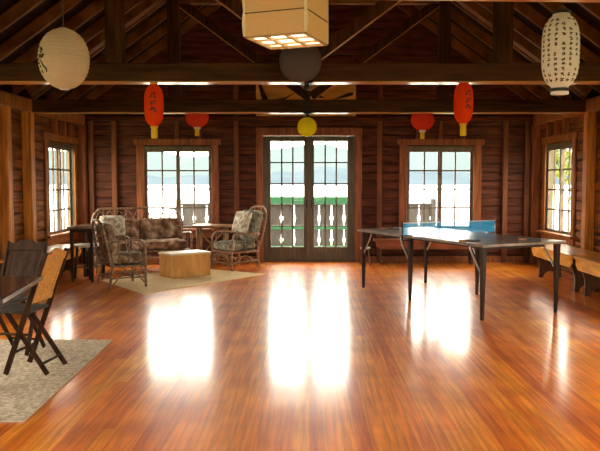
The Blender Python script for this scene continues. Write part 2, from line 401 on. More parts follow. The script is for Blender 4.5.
hwf = lambda z: W + .1 if z < TOP else max(.01, min(W + .1, W - (z-TOP-.18)/PITCH))
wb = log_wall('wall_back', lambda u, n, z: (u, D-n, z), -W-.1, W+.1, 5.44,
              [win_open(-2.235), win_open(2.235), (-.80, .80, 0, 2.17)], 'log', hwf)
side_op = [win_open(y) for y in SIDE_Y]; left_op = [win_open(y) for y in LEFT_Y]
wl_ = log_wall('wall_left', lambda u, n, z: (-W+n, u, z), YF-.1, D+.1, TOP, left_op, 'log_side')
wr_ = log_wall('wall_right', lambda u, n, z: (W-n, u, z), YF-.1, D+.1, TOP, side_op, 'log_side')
wf_ = log_wall('wall_front', lambda u, n, z: (u, YF+n, z), -W-.1, W+.1, 5.44, [(x-.65, x+.65, .60, 2.1) for x in FRONT_X], 'log_side', hwf, .3)

# studs, corner posts, plates: parts of their wall
def stud(wall, a, b, mat): MB().span(a, b, bev=.006).build('stud', mat, wall)
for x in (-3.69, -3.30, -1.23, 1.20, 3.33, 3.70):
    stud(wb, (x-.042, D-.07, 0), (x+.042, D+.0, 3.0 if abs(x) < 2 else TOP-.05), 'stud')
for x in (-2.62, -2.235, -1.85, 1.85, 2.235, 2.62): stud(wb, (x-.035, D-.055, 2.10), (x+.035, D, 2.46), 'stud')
MB().span((-W, D-.10, 2.40), (W, D-.002, 2.47), bev=.006).build('head_plate', 'log', wb)
for sgn, wall in ((-1, wl_), (1, wr_)):
    X = sgn*W
    for y in (11.70, 9.45, 8.72, 7.97, 7.2, 6.45, 4.75, 3.05, 1.35, -.35, -1.0):
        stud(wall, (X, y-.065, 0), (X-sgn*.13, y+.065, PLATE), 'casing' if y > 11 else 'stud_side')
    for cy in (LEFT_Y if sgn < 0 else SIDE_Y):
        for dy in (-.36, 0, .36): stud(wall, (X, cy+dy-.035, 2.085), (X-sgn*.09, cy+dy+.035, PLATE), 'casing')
    MB().span((X, YF, TOP), (X+sgn*.04, D, TOP+.15)).build('eave_board', 'roof', wall)
    MB().span((X, YF, PLATE), (X-sgn*.13, D-.10, TOP), bev=.01).build('wall_plate', 'casing_side', wall)
for nm, a, b in (('baseboard_back', (-W, D-.05, 0), (-.90, D, .10)), ('baseboard_back.001', (.90, D-.05, 0), (W, D, .10))):
    tag(MB().span(a, b, bev=.006).build(nm, 'casing'), kind='structure')

# roof: boards and rafters
ZB = lambda x: TOP + PITCH*(W-abs(x))
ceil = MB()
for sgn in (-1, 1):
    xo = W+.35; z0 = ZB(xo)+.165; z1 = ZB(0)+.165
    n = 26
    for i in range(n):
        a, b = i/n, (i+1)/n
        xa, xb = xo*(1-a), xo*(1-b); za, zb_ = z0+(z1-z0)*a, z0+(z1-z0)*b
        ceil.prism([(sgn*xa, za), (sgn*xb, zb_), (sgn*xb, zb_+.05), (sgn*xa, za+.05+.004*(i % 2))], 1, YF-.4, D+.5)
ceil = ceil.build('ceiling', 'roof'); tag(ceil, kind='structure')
TR_Y = (3.76, 6.65, 9.54)
ry = [YF+.15+.59*k for k in range(23)]
for y in ry:
    if min(abs(y-t) for t in TR_Y) < .13: continue
    for sgn in (-1, 1):
        MB().bar((sgn*(W+.02), y, ZB(W+.02)+.082), (0, y, ZB(0)+.082), .05, .125, up=(0, 0, 1)).build('rafter', 'rafter', ceil)
MB().span((-.025, YF, ZB(0)-.12), (.025, D, ZB(0)+.14)).build('ridge_board', 'rafter', ceil)

def truss(y, label):
    t = thing('roof_truss', label, 'roof truss', (0, y, 0), 0, kind='structure')
    return t
tilt = .0
for i, (y, lab) in enumerate(zip(TR_Y, ('dark timber roof truss nearest above the box lantern', 'dark timber roof truss carrying the tall red lanterns', 'dark timber roof truss farthest back, just before the back wall'))):
    t = truss(y, lab); h = .083
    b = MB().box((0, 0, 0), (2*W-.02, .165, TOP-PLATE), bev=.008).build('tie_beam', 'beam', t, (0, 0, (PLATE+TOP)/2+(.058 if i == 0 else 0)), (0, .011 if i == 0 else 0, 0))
    MB().box((0, 0, -(TOP-PLATE)/2-.006), (2*W-.3, .165, .012), bev=.003).build('lit_underside_strip', 'underside', b)  # added strip, its pale colour stands in for floor bounce on the beam
    for sgn in (-1, 1):
        MB().span((sgn*1.84-.078, -.078, TOP), (sgn*1.84+.078, .078, ZB(1.84)-.01), bev=.006).build('queen_post', 'postbeam', t)
        MB().bar((sgn*.03, 0, TOP+.05), (sgn*1.78, 0, ZB(1.84)-.14), .055, .11).build('strut', 'postbeam', t)
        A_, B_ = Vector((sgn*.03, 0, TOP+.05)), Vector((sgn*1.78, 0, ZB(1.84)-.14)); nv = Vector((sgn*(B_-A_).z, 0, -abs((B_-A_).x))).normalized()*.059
        MB().bar(A_+nv, B_+nv, .055, .010).build('lit_strut_strip', 'underside', t)  # added strip painting the lit lower edge of the strut
        MB().bar((sgn*(W-.06), 0, ZB(W-.06)+.075), (0, 0, ZB(0)+.075), .15, .145).build('principal_rafter', 'rafter', t)
    MB().span((-1.76, -.05, 3.78), (1.76, .05, 3.93), bev=.005).build('collar_beam', 'rafter', t)
    MB().box((-.02, 0, PLATE-.01), (.11, .18, .02)).box((-.02, -.088, PLATE+.11), (.07, .01, .25)).box((-.02, .088, PLATE+.11), (.07, .01, .25)).box((-.02, 0, PLATE-.045), (.05, .06, .06), bev=.015).build('iron_strap', 'iron', t)

# windows: local x across, y outwards, z up; inner wall face at y=0
def make_window(name, cas, loc, rz):
    r = thing(name, None, None, loc, rz, kind='structure')
    gw = .535; z0, z1 = WIN
    c = MB()
    for s_ in (-1, 1): c.span((s_*.57, -.03, .50), (s_*.70, .0, 2.00), bev=.006)
    c.span((-.74, -.035, 2.00), (.74, 0, 2.10), bev=.006)
    c.build('casing', cas, r)
    c = MB()
    for s_ in (-1, 1): c.span((s_*.605, 0, .52), (s_*.57, .115, 1.97))
    c.span((-.57, 0, 1.92), (.57, .115, 1.972)); c.span((-.57, 0, .515), (.57, .115, .57))
    c.build('jamb', 'jamb', r)
    MB().span((-.76, -.10, .535), (.76, .02, .575), bev=.008).span((-.70, -.028, .42), (.70, 0, .535), bev=.005).build('sill', cas, r)
    for k, (a, b, yo) in enumerate(((-.57, .035, .012), (-.035, .57, .048))):
        f = MB(); th = .03
        f.span((a, yo, .57), (a+.05, yo+th, 1.92)); f.span((b-.05, yo, .57), (b, yo+th, 1.92))
        f.span((a+.05, yo, .57), (b-.05, yo+th, .615)); f.span((a+.05, yo, 1.88), (b-.05, yo+th, 1.92))
        mid = (a+b)/2; f.span((mid-.0125, yo+.004, .61), (mid+.0125, yo+th-.004, 1.885))
        for q in (1, 2, 3):
            z = .615+(1.88-.615)*q/4; f.span((a+.05, yo+.004, z-.0125), (b-.05, yo+th-.004, z+.0125))
        sash = f.build('sash', 'sash', r)
        MB().span((a+.045, yo+.013, .61), (b-.045, yo+.016, 1.885)).build('pane', 'glass', sash)
    return r
w1 = make_window('window_1', 'casing', (-2.235, D, 0), 0)
w2 = copy_tree(w1); w2.name = 'window_2'; w2.location.x = 2.235
w3 = make_window('window_3', 'casing_side', (-W, LEFT_Y[0], 0), PI/2)
idx = 4
for y in SIDE_Y:  # all but the first y are out-of-view windows put in for light
    for X, rz in ((-W, PI/2), (W, -PI/2)):
        if X < 0 and y == SIDE_Y[0]: continue
        o = copy_tree(w3); o.name = 'window_%d' % idx; o.location = (X, y, 0); o.rotation_euler.z = rz; idx += 1
for x in FRONT_X:  # out-of-view front windows, put in as fill for the room
    r = thing('window_%d' % idx, None, None, (x, YF, 0), PI, kind='structure'); idx += 1
    f = MB(); g_ = MB()
    for a_ in (-.65, 0, .65): f.span((a_-.03, .02, .60), (a_+.03, .07, 2.1))
    for z in (.61, 1.35, 2.09): f.span((-.65, .02, z-.03), (.65, .07, z+.03))
    f.build('sash', 'sash', r); g_.span((-.65, .04, .6), (.65, .044, 2.1)).build('pane', 'glass', r)

# french doors and their casing
t = MB()
for s_ in (-1, 1): t.span((s_*.785, -.035, 0), (s_*.90, 0, 2.17), bev=.006); t.span((s_*.785, 0, 0), (s_*.805, .11, 2.17))
t.span((-.90, -.035, 2.17), (.90, 0, 2.29), bev=.006); t.span((-.80, 0, 2.155), (.80, .11, 2.175)); t.span((-.785, -.02, 0), (.785, .11, .018))
tag(t.build('trim_1', 'casing', None, (0, D, 0)), kind='structure')
def make_door(name, s_):
    r = thing(name, None, None, (s_*.393, D, 0), 0, kind='structure')
    hw = .392; gl = .284; off = s_*(-.022)
    f = MB(); y0, y1 = .02, .065; zb_, zt = .257, 2.062
    f.span((-hw, y0, .02), (off-gl, y1, 2.15), bev=.004); f.span((off+gl, y0, .02), (hw, y1, 2.15), bev=.004)
    f.span((off-gl, y0, .02), (off+gl, y1, zb_)); f.span((off-gl, y0, zt), (off+gl, y1, 2.15))
    for q in (1, 2):
        x = off-gl+2*gl*q/3; f.span((x-.013, y0+.008, zb_), (x+.013, y1-.008, zt))
    for q in (1, 2, 3, 4):
        z = zb_+(zt-zb_)*q/5; f.span((off-gl, y0+.008, z-.011), (off+gl, y1-.008, z+.011))
    if s_ < 0: f.span((hw-.03, y0-.018, .02), (hw+.035, y0-.002, 2.14), bev=.003)
    f.build('door_frame', 'doorwood', r)
    MB().span((off-gl, .04, zb_), (off+gl, .044, zt)).build('pane', 'glass', r)
    MB().tube([(-s_*.355, .02, 1.0), (-s_*.355, -.03, 1.0), (-s_*.30, -.035, 1.0)], .008).box((-s_*.355, .017, 1.0), (.03, .006, .14)).build('handle', 'iron', r)
make_door('door_1', -1); make_door('door_2', 1)

# ------------------------------------------------------------------ outside
tag(MB().span((-4.6, D+.12, -.2), (4.6, 14.3, -.03)).build('porch_deck', 'deck'), kind='structure')
tag(MB().span((-60, -40, -.9), (60, 24, -.6)).build('ground', 'lawn'), kind='structure')
tag(MB().span((-2500, 24.01, -2.6), (2500, 3500, -2.5)).build('lake', 'lake'), kind='structure')
def hills(name, y, depth, hfun, mat, x0, x1, n):
    t = bmesh.new(); rows = []
    for j in range(7):
        f = j/6; row = []
        for i in range(n+1):
            x = x0+(x1-x0)*i/n
            h = hfun(x)*math.sin(f*PI/2)**.8*(1+.10*math.sin(x*.031+j*1.7)*math.sin(f*PI))
            row.append(t.verts.new((x, y+depth*f+12*math.sin(x*.02+j), -3+h)))
        rows.append(row)
    for A, B in zip(rows, rows[1:]):
        for i in range(n): t.faces.new((A[i], A[i+1], B[i+1], B[i])).smooth = True
    mb = MB(); mb._merge(t, True); return tag(mb.build(name, mat), kind='structure')
hills('hills_near', 950, 150, lambda x: 20+5*math.sin(x*.011+1)+3*math.sin(x*.037)+1.5*math.sin(x*.09), 'hill_near', -1300, 1300, 160)
hills('mountains_far', 1500, 500, lambda x: 98+14*math.sin(x*.0045)+8*math.sin(x*.013+2)+3*math.sin(x*.04), 'hill_far', -2300, 2300, 160)

rail = thing('porch_railing', 'green-railed porch railing with grey cut-out balusters beyond the french doors', 'railing', (0, 14.1, -.03))
MB().span((-.86, -.06, .94), (.86, .06, 1.10), bev=.008).build('top_rail', 'green', rail)
MB().span((-.86, -.03, .43), (.86, .03, .51), bev=.005).build('middle_rail', 'green', rail)
for a_, b_ in ((-2.6, -.86), (.86, 2.5)):
    MB().span((a_, -.04, .93), (b_, .04, .97), bev=.005).build('side_rail', 'baluster', rail)
    MB().span((a_, -.03, .43), (b_, .03, .51), bev=.005).build('side_rail', 'baluster', rail)
MB().span((-2.6, -.03, .05), (2.5, .03, .10), bev=.005).build('bottom_rail', 'green', rail)
for x in (-2.66, -.92, .92, 2.54): MB().span((x-.05, -.06, 0), (x+.05, .06, 1.06), bev=.006).build('post', 'baluster', rail)
def bal_prof():
    half = .1205
    def g(f):   # gap half width along one tier, f 0..1 bottom to top
        if f < .10: return .004
        if f < .24: return .004+.010*(f-.10)/.14
        if f < .40: return .014+.018*math.sin((f-.24)/.16*PI/2)
        if f < .47: return .032-.024*(f-.40)/.07
        if f < .9: return .008-.005*(f-.47)/.43
        return .004
    pts = [(z, half-g(f)) for z0, z1 in ((.10, .43), (.51, .94)) for f in [k/14 for k in range(15)] for z in [z0+(z1-z0)*f]]
    return [(x, z) for z, x in pts] + [(-x, z) for z, x in pts[::-1]]
bp = bal_prof()
bal = MB().prism(bp, 1, -.012, .012).build('baluster', 'baluster', rail, (-2.475, 0, 0))
for k in range(1, 20):
    c = bal.copy(); COL.objects.link(c); c.parent = rail; c.location = (-2.475+.2553*k, 0, 0)

def tree(label, loc, h, r, mat, trunk_h):
    t = thing('tree', label, 'tree', loc, 0, 'trees outside the side windows')
    MB().tube(bez([(0, 0, 0), (.08, .05, trunk_h*.5), (-.05, .05, h*.6)], 5), [.16-.008*k for k in range(11)], 8).build('trunk', 'bark', t)
    b = bmesh.new()
    blobs = [(random.uniform(-r*.6, r*.6), random.uniform(-r*.6, r*.6), random.uniform(trunk_h, h)) for _ in range(12)]
    for _ in range(1500):
        q = random.choice(blobs); d = Vector((random.gauss(0, 1), random.gauss(0, 1), random.gauss(0, .8))).normalized()*r*.55*random.uniform(.6, 1)
        p = Vector(q)+d; s_ = random.uniform(.07, .14); rm = Euler((random.uniform(0, 6), random.uniform(0, 6), random.uniform(0, 6))).to_matrix()
        b.faces.new([b.verts.new(p + rm @ Vector(v)*s_) for v in ((-1, 0, 0), (0, -.5, .1), (1, 0, 0), (0, .5, .1))])
    mb = MB(); mb._merge(b); mb.build('foliage', mat, t)
tree('yellow-green leafy tree seen through the right side window', (8.6, 20.3, -.6), 3.2, 1.5, 'leaf', 1.2)
tree('slender grey-green tree beyond the left side window, its left pane', (-8.8, 19.6, -.6), 5.5, 1.0, 'leaf_pale', 2.6)
tree('taller leafy tree behind the yellow-green one at the right side window', (10.6, 23.0, -.6), 5.4, 1.5, 'leaf', 2.4)

# ------------------------------------------------------------------ lanterns
def surf_stroke(mb, rfun, pts, wd, eps=.0016):   # pts (phi, z) on a surface of revolution
    t = bmesh.new(); L_ = []
    for i, (ph, z) in enumerate(pts):
        q = pts[min(i+1, len(pts)-1)]; p0 = pts[max(i-1, 0)]; r = rfun(z)
        dx, dz = (q[0]-p0[0])*r, q[1]-p0[1]; l = math.hypot(dx, dz) or 1
        nx, nz = -dz/l, dx/l
        ww = wd*(.55+.45*math.sin(PI*(i+.5)/len(pts)))
        row = []
        for k in (-.5, .5):
            p2, z2 = ph+nx*ww*k/max(r, .01), z+nz*ww*k
            R = rfun(z2)+eps; row.append(t.verts.new((R*math.cos(p2), R*math.sin(p2), z2)))
        L_.append(row)
    for A, B in zip(L_, L_[1:]): t.faces.new((A[0], A[1], B[1], B[0]))
    bmesh.ops.recalc_face_normals(t, faces=t.faces)
    mb._merge(t)
def glyph(mb, rfun, ph, z, s_, n, wd, rnd):
    r = rfun(z)
    for _ in range(n):
        k = rnd.random(); a, c = rnd.uniform(-.45, .45)*s_, rnd.uniform(-.45, .45)*s_
        if k < .45: q = [(a-.32*s_, c), (a, c+.05*s_), (a+.32*s_, c+.03*s_)]
        elif k < .75: q = [(a, c+.35*s_), (a+.02*s_, c), (a-.04*s_, c-.35*s_)]
        else: q = [(a+.2*s_, c+.2*s_), (a, c), (a-.25*s_, c-.3*s_)]
        q = [(ph+x/r, z+y) for x, y in q]
        surf_stroke(mb, rfun, q, wd)
# 1 round white lantern under the nearest beam
def round_lantern(name, label, loc, R, H, mat, beam_z, ribs=14, seg=36, cordx=None, group=None, hook=None, ripple=.018):
    t = thing(name, label, 'lantern', loc, 0, group)
    def rf(z):
        f = max(-1, min(1, z/(H/2))); return max(R*.16, R*math.sqrt(max(0, 1-abs(f)**2.2)))
    n = ribs*4; prof = []
    for i in range(n+1):
        z = -H/2*.985+H*.985*i/n; r = rf(z)*(1+ripple*abs(math.sin(PI*i/4))-ripple); prof.append((r, z))
    MB().lathe(prof, seg, caps=False).build('shade', mat, t)
    cz = MB()
    cz.tube([(R*.17*math.cos(2*PI*k/16), R*.17*math.sin(2*PI*k/16), H*.49) for k in range(16)], .004, 6, True)
    cz.tube([(R*.17*math.cos(2*PI*k/16), R*.17*math.sin(2*PI*k/16), -H*.49) for k in range(16)], .004, 6, True)
    split(cz, 'rim', 'rim_white', t)
    pts = [(0, 0, H*.49)]
    top = beam_z-loc[2]
    if hook is None: pts.append((0, 0, top))
    else: pts += [(0, 0, H*.49+.03), (0, hook, H*.49+.045)]
    MB().tube(pts, .004, 6).tube([(-R*.17, 0, H*.49), (R*.17, 0, H*.49)], .003, 6).build('cord', 'cord', t)
    return t, rf
hz = lambda py, y: EYE + y*math.tan(math.atan((225.5-py)/F_PX)-math.atan(43.5/F_PX))
def px(x, y, py=100): # lateral position of image column x at depth y
    th = math.atan(43.5/F_PX); return (x-309)/F_PX*y/(math.cos(th)+(225.5-py)/F_PX*math.sin(th))
y = TR_Y[0]
t1, rf1 = round_lantern('paper_lantern', 'round white paper lantern with black brush marks under the nearest beam', (px(64, y, 59), y, hz(59, y)), .133, .325, 'white_paper', PLATE, 15, ripple=.035)
mk = MB(); rnd = random.Random(3)
for q, wd in (([(-2.75, .045), (-2.62, .03), (-2.70, .012)], .018), ([(-2.85, .00), (-2.58, -.004), (-2.50, .008)], .022), ([(-2.72, -.02), (-2.6, -.05), (-2.45, -.07), (-2.5, -.085)], .013), ([(-2.95, .06), (-2.9, -.03), (-2.8, -.09)], .018), ([(-.22, .0), (-.3, -.02)], .014)):
    surf_stroke(mk, rf1, [(p_+.42, z_) for p_, z_ in q], wd)
split(mk, 'brush_mark', 'ink', t1)
# 2 tall ivory lantern with columns of writing
def barrel(R, H, neck):
    def rf(z):
        f = max(-1, min(1, z/(H/2))); return max(neck, R*(1-abs(f)**3.6)**(1/2.0))
    return rf
def tall_lantern(name, label, loc, R, H, neck, mat, beam_z, tagw=None, ringm='ink', group=None):
    t = thing(name, label, 'lantern', loc, 0, group); rf = barrel(R, H, neck)
    n = 60; prof = [(rf(-H/2+H*i/n)*(1-.012*(i % 2)), -H/2+H*i/n) for i in range(n+1)]
    MB().lathe(prof, 32, caps=False).build('shade', mat, t)
    split(MB().lathe([(neck*1.05, -H/2-.014), (neck*1.05, -H/2+.004)], 24).lathe([(neck*1.05, H/2-.004), (neck*1.05, H/2+.014)], 24), 'end_cap', ringm, t)
    MB().tube([(0, 0, H/2+.012), (0, 0, beam_z-loc[2])], .004, 6).build('cord', 'cord', t)
    if tagw:
        mb = MB(); mb.lathe([(tagw/2, -H/2-.012-.10), (tagw/2*1.02, -H/2-.06), (tagw/2*.95, -H/2-.012)], 12, smooth=False); mb.build('tassel_tag', 'gold_tag', t)
    return t, rf
t2, rf2 = tall_lantern('paper_lantern', 'tall ivory paper lantern covered in columns of small characters', (px(560.5, y, 52), y, hz(51.5, y)), .098, .40, .045, 'white_paper2', PLATE)
MB().lathe([(.047, -.228), (.047, -.214)], 24).build('white_ring', 'rim_white', t2)
mk = MB()
for c in range(16):
    ph = -PI/2 + (c-7.5)*2*PI/16
    for k in range(13):
        if rnd.random() < .1: continue
        glyph(mk, rf2, ph, .155-.0262*k, .0145, 7, .0052, rnd)
mk.build('writing', 'ink_brown', t2)
# 3 box lantern
bl = thing('box_lantern', 'square tan paper box lantern with a pale lattice underneath', 'lantern', (-.105, 3.37, 2.05), -.36)
a = .152; hb = .47
pp = MB(); r_ = .004
for sgn in (-1, 1):
    pp.span((-a, sgn*a-r_/2, 0), (a, sgn*a+r_/2, hb)); pp.span((sgn*a-r_/2, -a, 0), (sgn*a+r_/2, a, hb))
pp.build('paper_shade', 'cream_paper', bl)
fr = MB()
for sx_ in (-1, 1):
    for sy_ in (-1, 1): fr.span((sx_*a-.004, sy_*a-.004, 0), (sx_*a+.004, sy_*a+.004, hb))
split(fr, 'corner_post', 'cream_wood', bl)
sm = MB()
for z in (.105, .235, .365):
    for sgn in (-1, 1): sm.span((-a-.003, sgn*a-.004, z-.0025), (a+.003, sgn*a+.004, z+.0025)); sm.span((sgn*a-.004, -a, z-.0025), (sgn*a+.004, a, z+.0025))
split(sm, 'seam', 'ink_brown', bl)
sc = MB()
for sgn in (-1, 1):
    for k in range(4): sc.tube(bez([(sgn*(a+.004), -a+.1*0, z) for z in (k*.12, )]+[(sgn*(a+.010), -a, k*.12+.06), (sgn*(a+.004), -a, k*.12+.118)], 4), .004, 6)
split(sc, 'edge_trim', 'cream_wood', bl)
la = MB()
la.span((-a, -a, -.008), (a, -a+.012, .004)); la.span((-a, a-.012, -.008), (a, a, .004)); la.span((-a, -a, -.008), (-a+.012, a, .004)); la.span((a-.012, -a, -.008), (a, a, .004))
for q in (-1, 1): la.span((q*a/3-.006, -a, -.010), (q*a/3+.006, a, .003)); la.span((-a, q*a/3-.004, -.007), (a, q*a/3+.004, .002))
la.build('lattice', 'slat', bl)
MB().span((-a+.003, -a+.003, .004), (a-.003, a-.003, .006)).build('diffuser', 'diff_paper', bl)
MB().tube([(-.10, 0, hb), (.10, 0, hb)], .005, 6).tube([(0, 0, hb), (0, 0, ZB(.105)-2.05+.09)], .005, 6).build('cord', 'cord', bl)
bulb = MB().lathe([(.004, -.045), (.022, -.035), (.03, -.015), (.024, .01), (.012, .03), (.012, .05)], 16).build('bulb', 'rim_white', bl, (0, 0, .22))
MB().tube([(0, 0, .27), (0, 0, hb)], .004, 6).build('bulb_flex', 'cord', bl)
pl = bpy.data.lights.new('lantern_light', 'POINT'); pl.energy = 4.0; pl.color = (1, .96, .88); pl.shadow_soft_size = .03
po = bpy.data.objects.new('lantern_light', pl); COL.objects.link(po); po.location = (-.105, 3.37, 2.05+.15)
# 4 charcoal, 5 yellow
y = TR_Y[1]-.30
round_lantern('paper_lantern', 'round charcoal purple paper lantern behind the box lantern', (px(300.5, y, 62), y, hz(61, y)), .192, .385, 'dark_paper', PLATE, 16, hook=.22, ripple=.0)
y = TR_Y[2]
round_lantern('paper_lantern', 'small yellow paper lantern hanging above the french doors', (px(307, y, 127), y, hz(127, y)), .134, .265, 'yellow_paper', PLATE-.06, 12)
# tall reds
y = TR_Y[1]
for xx, lab, py_ in ((154, 'tall red paper lantern on the left of the middle beam', 105), (463.5, 'tall red paper lantern on the right of the middle beam', 102.5)):
    t, rf = tall_lantern('red_lantern', lab, (px(xx, y, py_), y, hz(py_, y)-.004), .092, .40, .035, 'red_paper', PLATE, .062, 'gold_tag', 'tall red paper lanterns')
    mk = MB(); rnd = random.Random(5)
    c0 = -PI/2 + (.1 if xx < 300 else .30)
    for k in range(3):
        glyph(mk, rf, c0, .085-.062*k, .050, 8, .009, rnd)
    mk.build('writing', 'ink_red', t)
# round reds behind the far beam
y = TR_Y[2]+.083+.19
for xx, lab, yc in ((197, 'round red ribbed lantern on the left, half hidden by the far beam', 117), (422.5, 'round red ribbed lantern on the right, half hidden by the far beam', 120)):
    t = thing('round_lantern', lab, 'lantern', (px(xx, y, yc), y, hz(yc, y)), 0, 'round red lanterns')
    R, H = .158, .30
    prof = [(max(.03, R*math.sqrt(max(0, 1-(2*q/24-1)**2))), -H/2+H*q/24) for q in range(25)]
    MB().lathe(prof, 48, caps=False, wob=lambda k: .06*math.cos(k*PI/1.5)).build('shade', 'red_paper2', t)
    split(MB().lathe([(.045, -H/2-.02), (.05, -H/2+.012)], 16).lathe([(.05, H/2-.012), (.045, H/2+.02)], 16), 'end_cap', 'rim_white', t)
    MB().lathe([(.030, -H/2-.115), (.032, -H/2-.06), (.03, -H/2-.02)], 12, smooth=False).build('tassel_tag', 'gold_tag', t)
    MB().tube([(0, 0, H/2+.02), (0, 0, H/2+.05), (0, -.20, H/2+.06)], .004, 6).build('cord', 'cord', t)

# ------------------------------------------------------------------ wall panel and driftwood
tag(MB().span((-.89, D-.085, 2.475), (.79, D-.072, 3.16), bev=.003).build('plywood_panel', 'plywood'), 'honey plywood panel high on the back wall above the doors', 'wall panel')
dw = MB()
dw.tube(bez([(-.85, D-.125, 2.50), (-.72, D-.135, 2.66), (-.78, D-.135, 2.86), (-.84, D-.125, 3.06)], 6), [.02, .02, .025, .03, .03, .035, .038, .04, .045, .045, .042, .04, .036, .034, .03, .028, .026, .022, .02][:19], 8)
dw.tube(bez([(-.72, D-.135, 2.66), (-.45, D-.145, 2.74), (-.15, D-.145, 2.88), (.15, D-.145, 2.80), (.42, D-.135, 2.76), (.74, D-.125, 2.85)], 6), [.03+.018*math.sin(k*.5)-.0006*k for k in range(31)], 8)
dw.tube(bez([(.10, D-.145, 2.82), (.22, D-.145, 2.95), (.40, D-.135, 3.05)], 6), [.032-.0015*k for k in range(13)], 8)
tag(dw.build('driftwood_branch', 'drift'), 'dark twisted driftwood branch mounted on the plywood panel', 'branch')

# ------------------------------------------------------------------ rugs
def rug(name, pts, mat, label, bind=True):
    t = bmesh.new(); A = [t.verts.new((x, y, .001)) for x, y in pts]; B = [t.verts.new((x, y, .012)) for x, y in pts]
    n = len(pts); t.faces.new(A[::-1]); t.faces.new(B)
    for i in range(n): t.faces.new((A[i], A[(i+1) % n], B[(i+1) % n], B[i]))
    bmesh.ops.recalc_face_normals(t, faces=t.faces)
    mb = MB(); mb._merge(t); o = tag(mb.build(name, mat), label, 'rug')
    if bind:
        b = MB(); b.tube([(x, y, .007) for x, y in pts], .006, 6, True); b.build('binding', 'rug_edge', o)
    return o
rug('area_rug', [(-2.03, 8.36), (-.65, 10.17), (-1.90, 10.95), (-2.90, 9.53)], 'rug_back', 'tan jute rug under the rattan seats and wooden chest', False)
rug('area_rug', [(-1.63, 3.86), (-1.70, 5.88), (-3.55, 5.90), (-3.50, 3.84)], 'rug_front', 'grey beige woven rug under the folding chair and dark table')

# ------------------------------------------------------------------ table tennis table
c, ux = Vector((1.65, 8.04)), Vector((-1.06, 2.23)).normalized()
pt = thing('table_tennis_table', 'worn dark table tennis table on tapered legs with a net across', 'table', (c.x, c.y, 0), math.atan2(ux.y, ux.x))
HL, HW, TH = 1.245, .545, .76
for s_ in (-1, 1):
    MB().span((s_*.002, -HW, TH-.028), (s_*HL, HW, TH), bev=.003).build('tabletop_half', 'tabletop', pt)
    ap = MB()
    for sy in (-1, 1): ap.span((s_*.03, sy*(HW-.16), TH-.065), (s_*(HL-.14), sy*(HW-.18), TH-.028))
    for xx in (.03, HL-.16): ap.span((s_*xx, -HW+.18, TH-.065), (s_*(xx+.02), HW-.18, TH-.028))
    split(ap, 'apron', 'tableleg', pt)
    for sy in (-1, 1):
        for xx in (HL-.07, .10):
            if xx < .2 and s_ < 0: continue
            lg = MB().bar((s_*xx, sy*(HW-.06), 0), (s_*xx, sy*(HW-.06), TH-.03), .030, .030, w2=.056, h2=.056, up=(0, 1, 0), bev=.004).build('leg', 'tableleg', pt)
            dirn = 1 if xx < .2 else -1
            sx_ = s_*dirn
            MB().tube(bez([(s_*xx, sy*(HW-.055), TH*.56), (s_*xx+sx_*.03, sy*(HW-.055), TH*.62), (s_*xx+sx_*.18, sy*(HW-.055), TH-.09), (s_*xx+sx_*.20, sy*(HW-.055), TH-.04)], 4), .0085, 8).build('brace', 'chrome', lg)
ntg = thing('table_tennis_net', 'blue mesh net stretched across the middle of the table tennis table', 'net', (c.x, c.y, TH), math.atan2(ux.y, ux.x))
MB().span((-.002, -HW-.11, .012), (.002, HW+.11, .143)).build('mesh', 'net', ntg)
MB().span((-.005, -HW-.11, .140), (.005, HW+.11, .152)).build('tape', 'net_tape', ntg)
for sy in (-1, 1):
    MB().tube([(0, sy*(HW+.115), -.05), (0, sy*(HW+.115), .165)], .009, 8).box((0, sy*(HW+.06), -.045), (.05, .12, .012)).box((0, sy*(HW+.03), .006), (.05, .08, .010)).build('clamp_post', 'iron' if sy > 0 else 'chrome', ntg)
def paddle(label, x, y, rz):
    p = thing('table_tennis_paddle', label, 'paddle', (x, y, TH+.001), rz, 'paddles on the table')
    poly = [(.078*math.cos(a), .074*math.sin(a)) for a in [k*2*PI/24 for k in range(24)]]
    MB().prism(poly, 2, .0, .014, ).build('blade', 'paddle_rubber', p)
    MB().prism([(-.07, -.016), (-.07, .016), (-.17, .013), (-.175, 0), (-.17, -.013)], 2, .0, .020, bev=.004).build('handle', 'paddle_wood', p)
paddle('dark paddle lying near the middle of the front edge of the table', 1.69, 7.10, .4)
paddle('dark paddle lying on the right-hand end of the table', 2.36, 7.24, .15)
paddle('dark paddle lying on the far half of the table beyond the net', 1.10, 8.92, .1)
tag(MB().box((2.13, 8.48, TH+.003), (.16, .22, .004), (0, 0, .5)).build('paper_sheet', 'paper', None), 'flat white sheet on the far edge of the table right of the net', 'paper')

# ------------------------------------------------------------------ benches
def bench(label, loc, rz, L_, dp, ht, top, endm, group=None, legs=True):
    # length along +x, front at -y
    b = thing('bench', label, 'bench', loc, rz, group)
    MB().span((0, -dp/2, ht-.035), (L_, dp/2, ht), bev=.006).build('seat', top, b)
    ap = MB()
    poly = [(.03, ht-.035), (L_-.03, ht-.035), (L_-.03, ht-.10), (L_-.10, ht-.16), (.10, ht-.16), (.03, ht-.10)]
    ap.prism(poly, 1, -dp/2+.015, -dp/2+.037); split(ap, 'apron', top, b)
    for xx in (.12, L_-.12):
        h_ = ht-.036; q = dp/2-.045
        end = [(-q*.78, 0), (-q*.50, 0), (-q*.40, .05), (-q*.2, .085), (0, .095), (q*.2, .085), (q*.40, .05), (q*.50, 0), (q*.78, 0), (q*.74, .12), (q*.76, .2), (q*.9, .28), (q, h_), (-q, h_), (-q*.9, .28), (-q*.76, .2), (-q*.74, .12)]
        mb = MB(); mb.prism(end, 0, xx-.018, xx+.018); mb.build('end_board', endm, b)
    return b
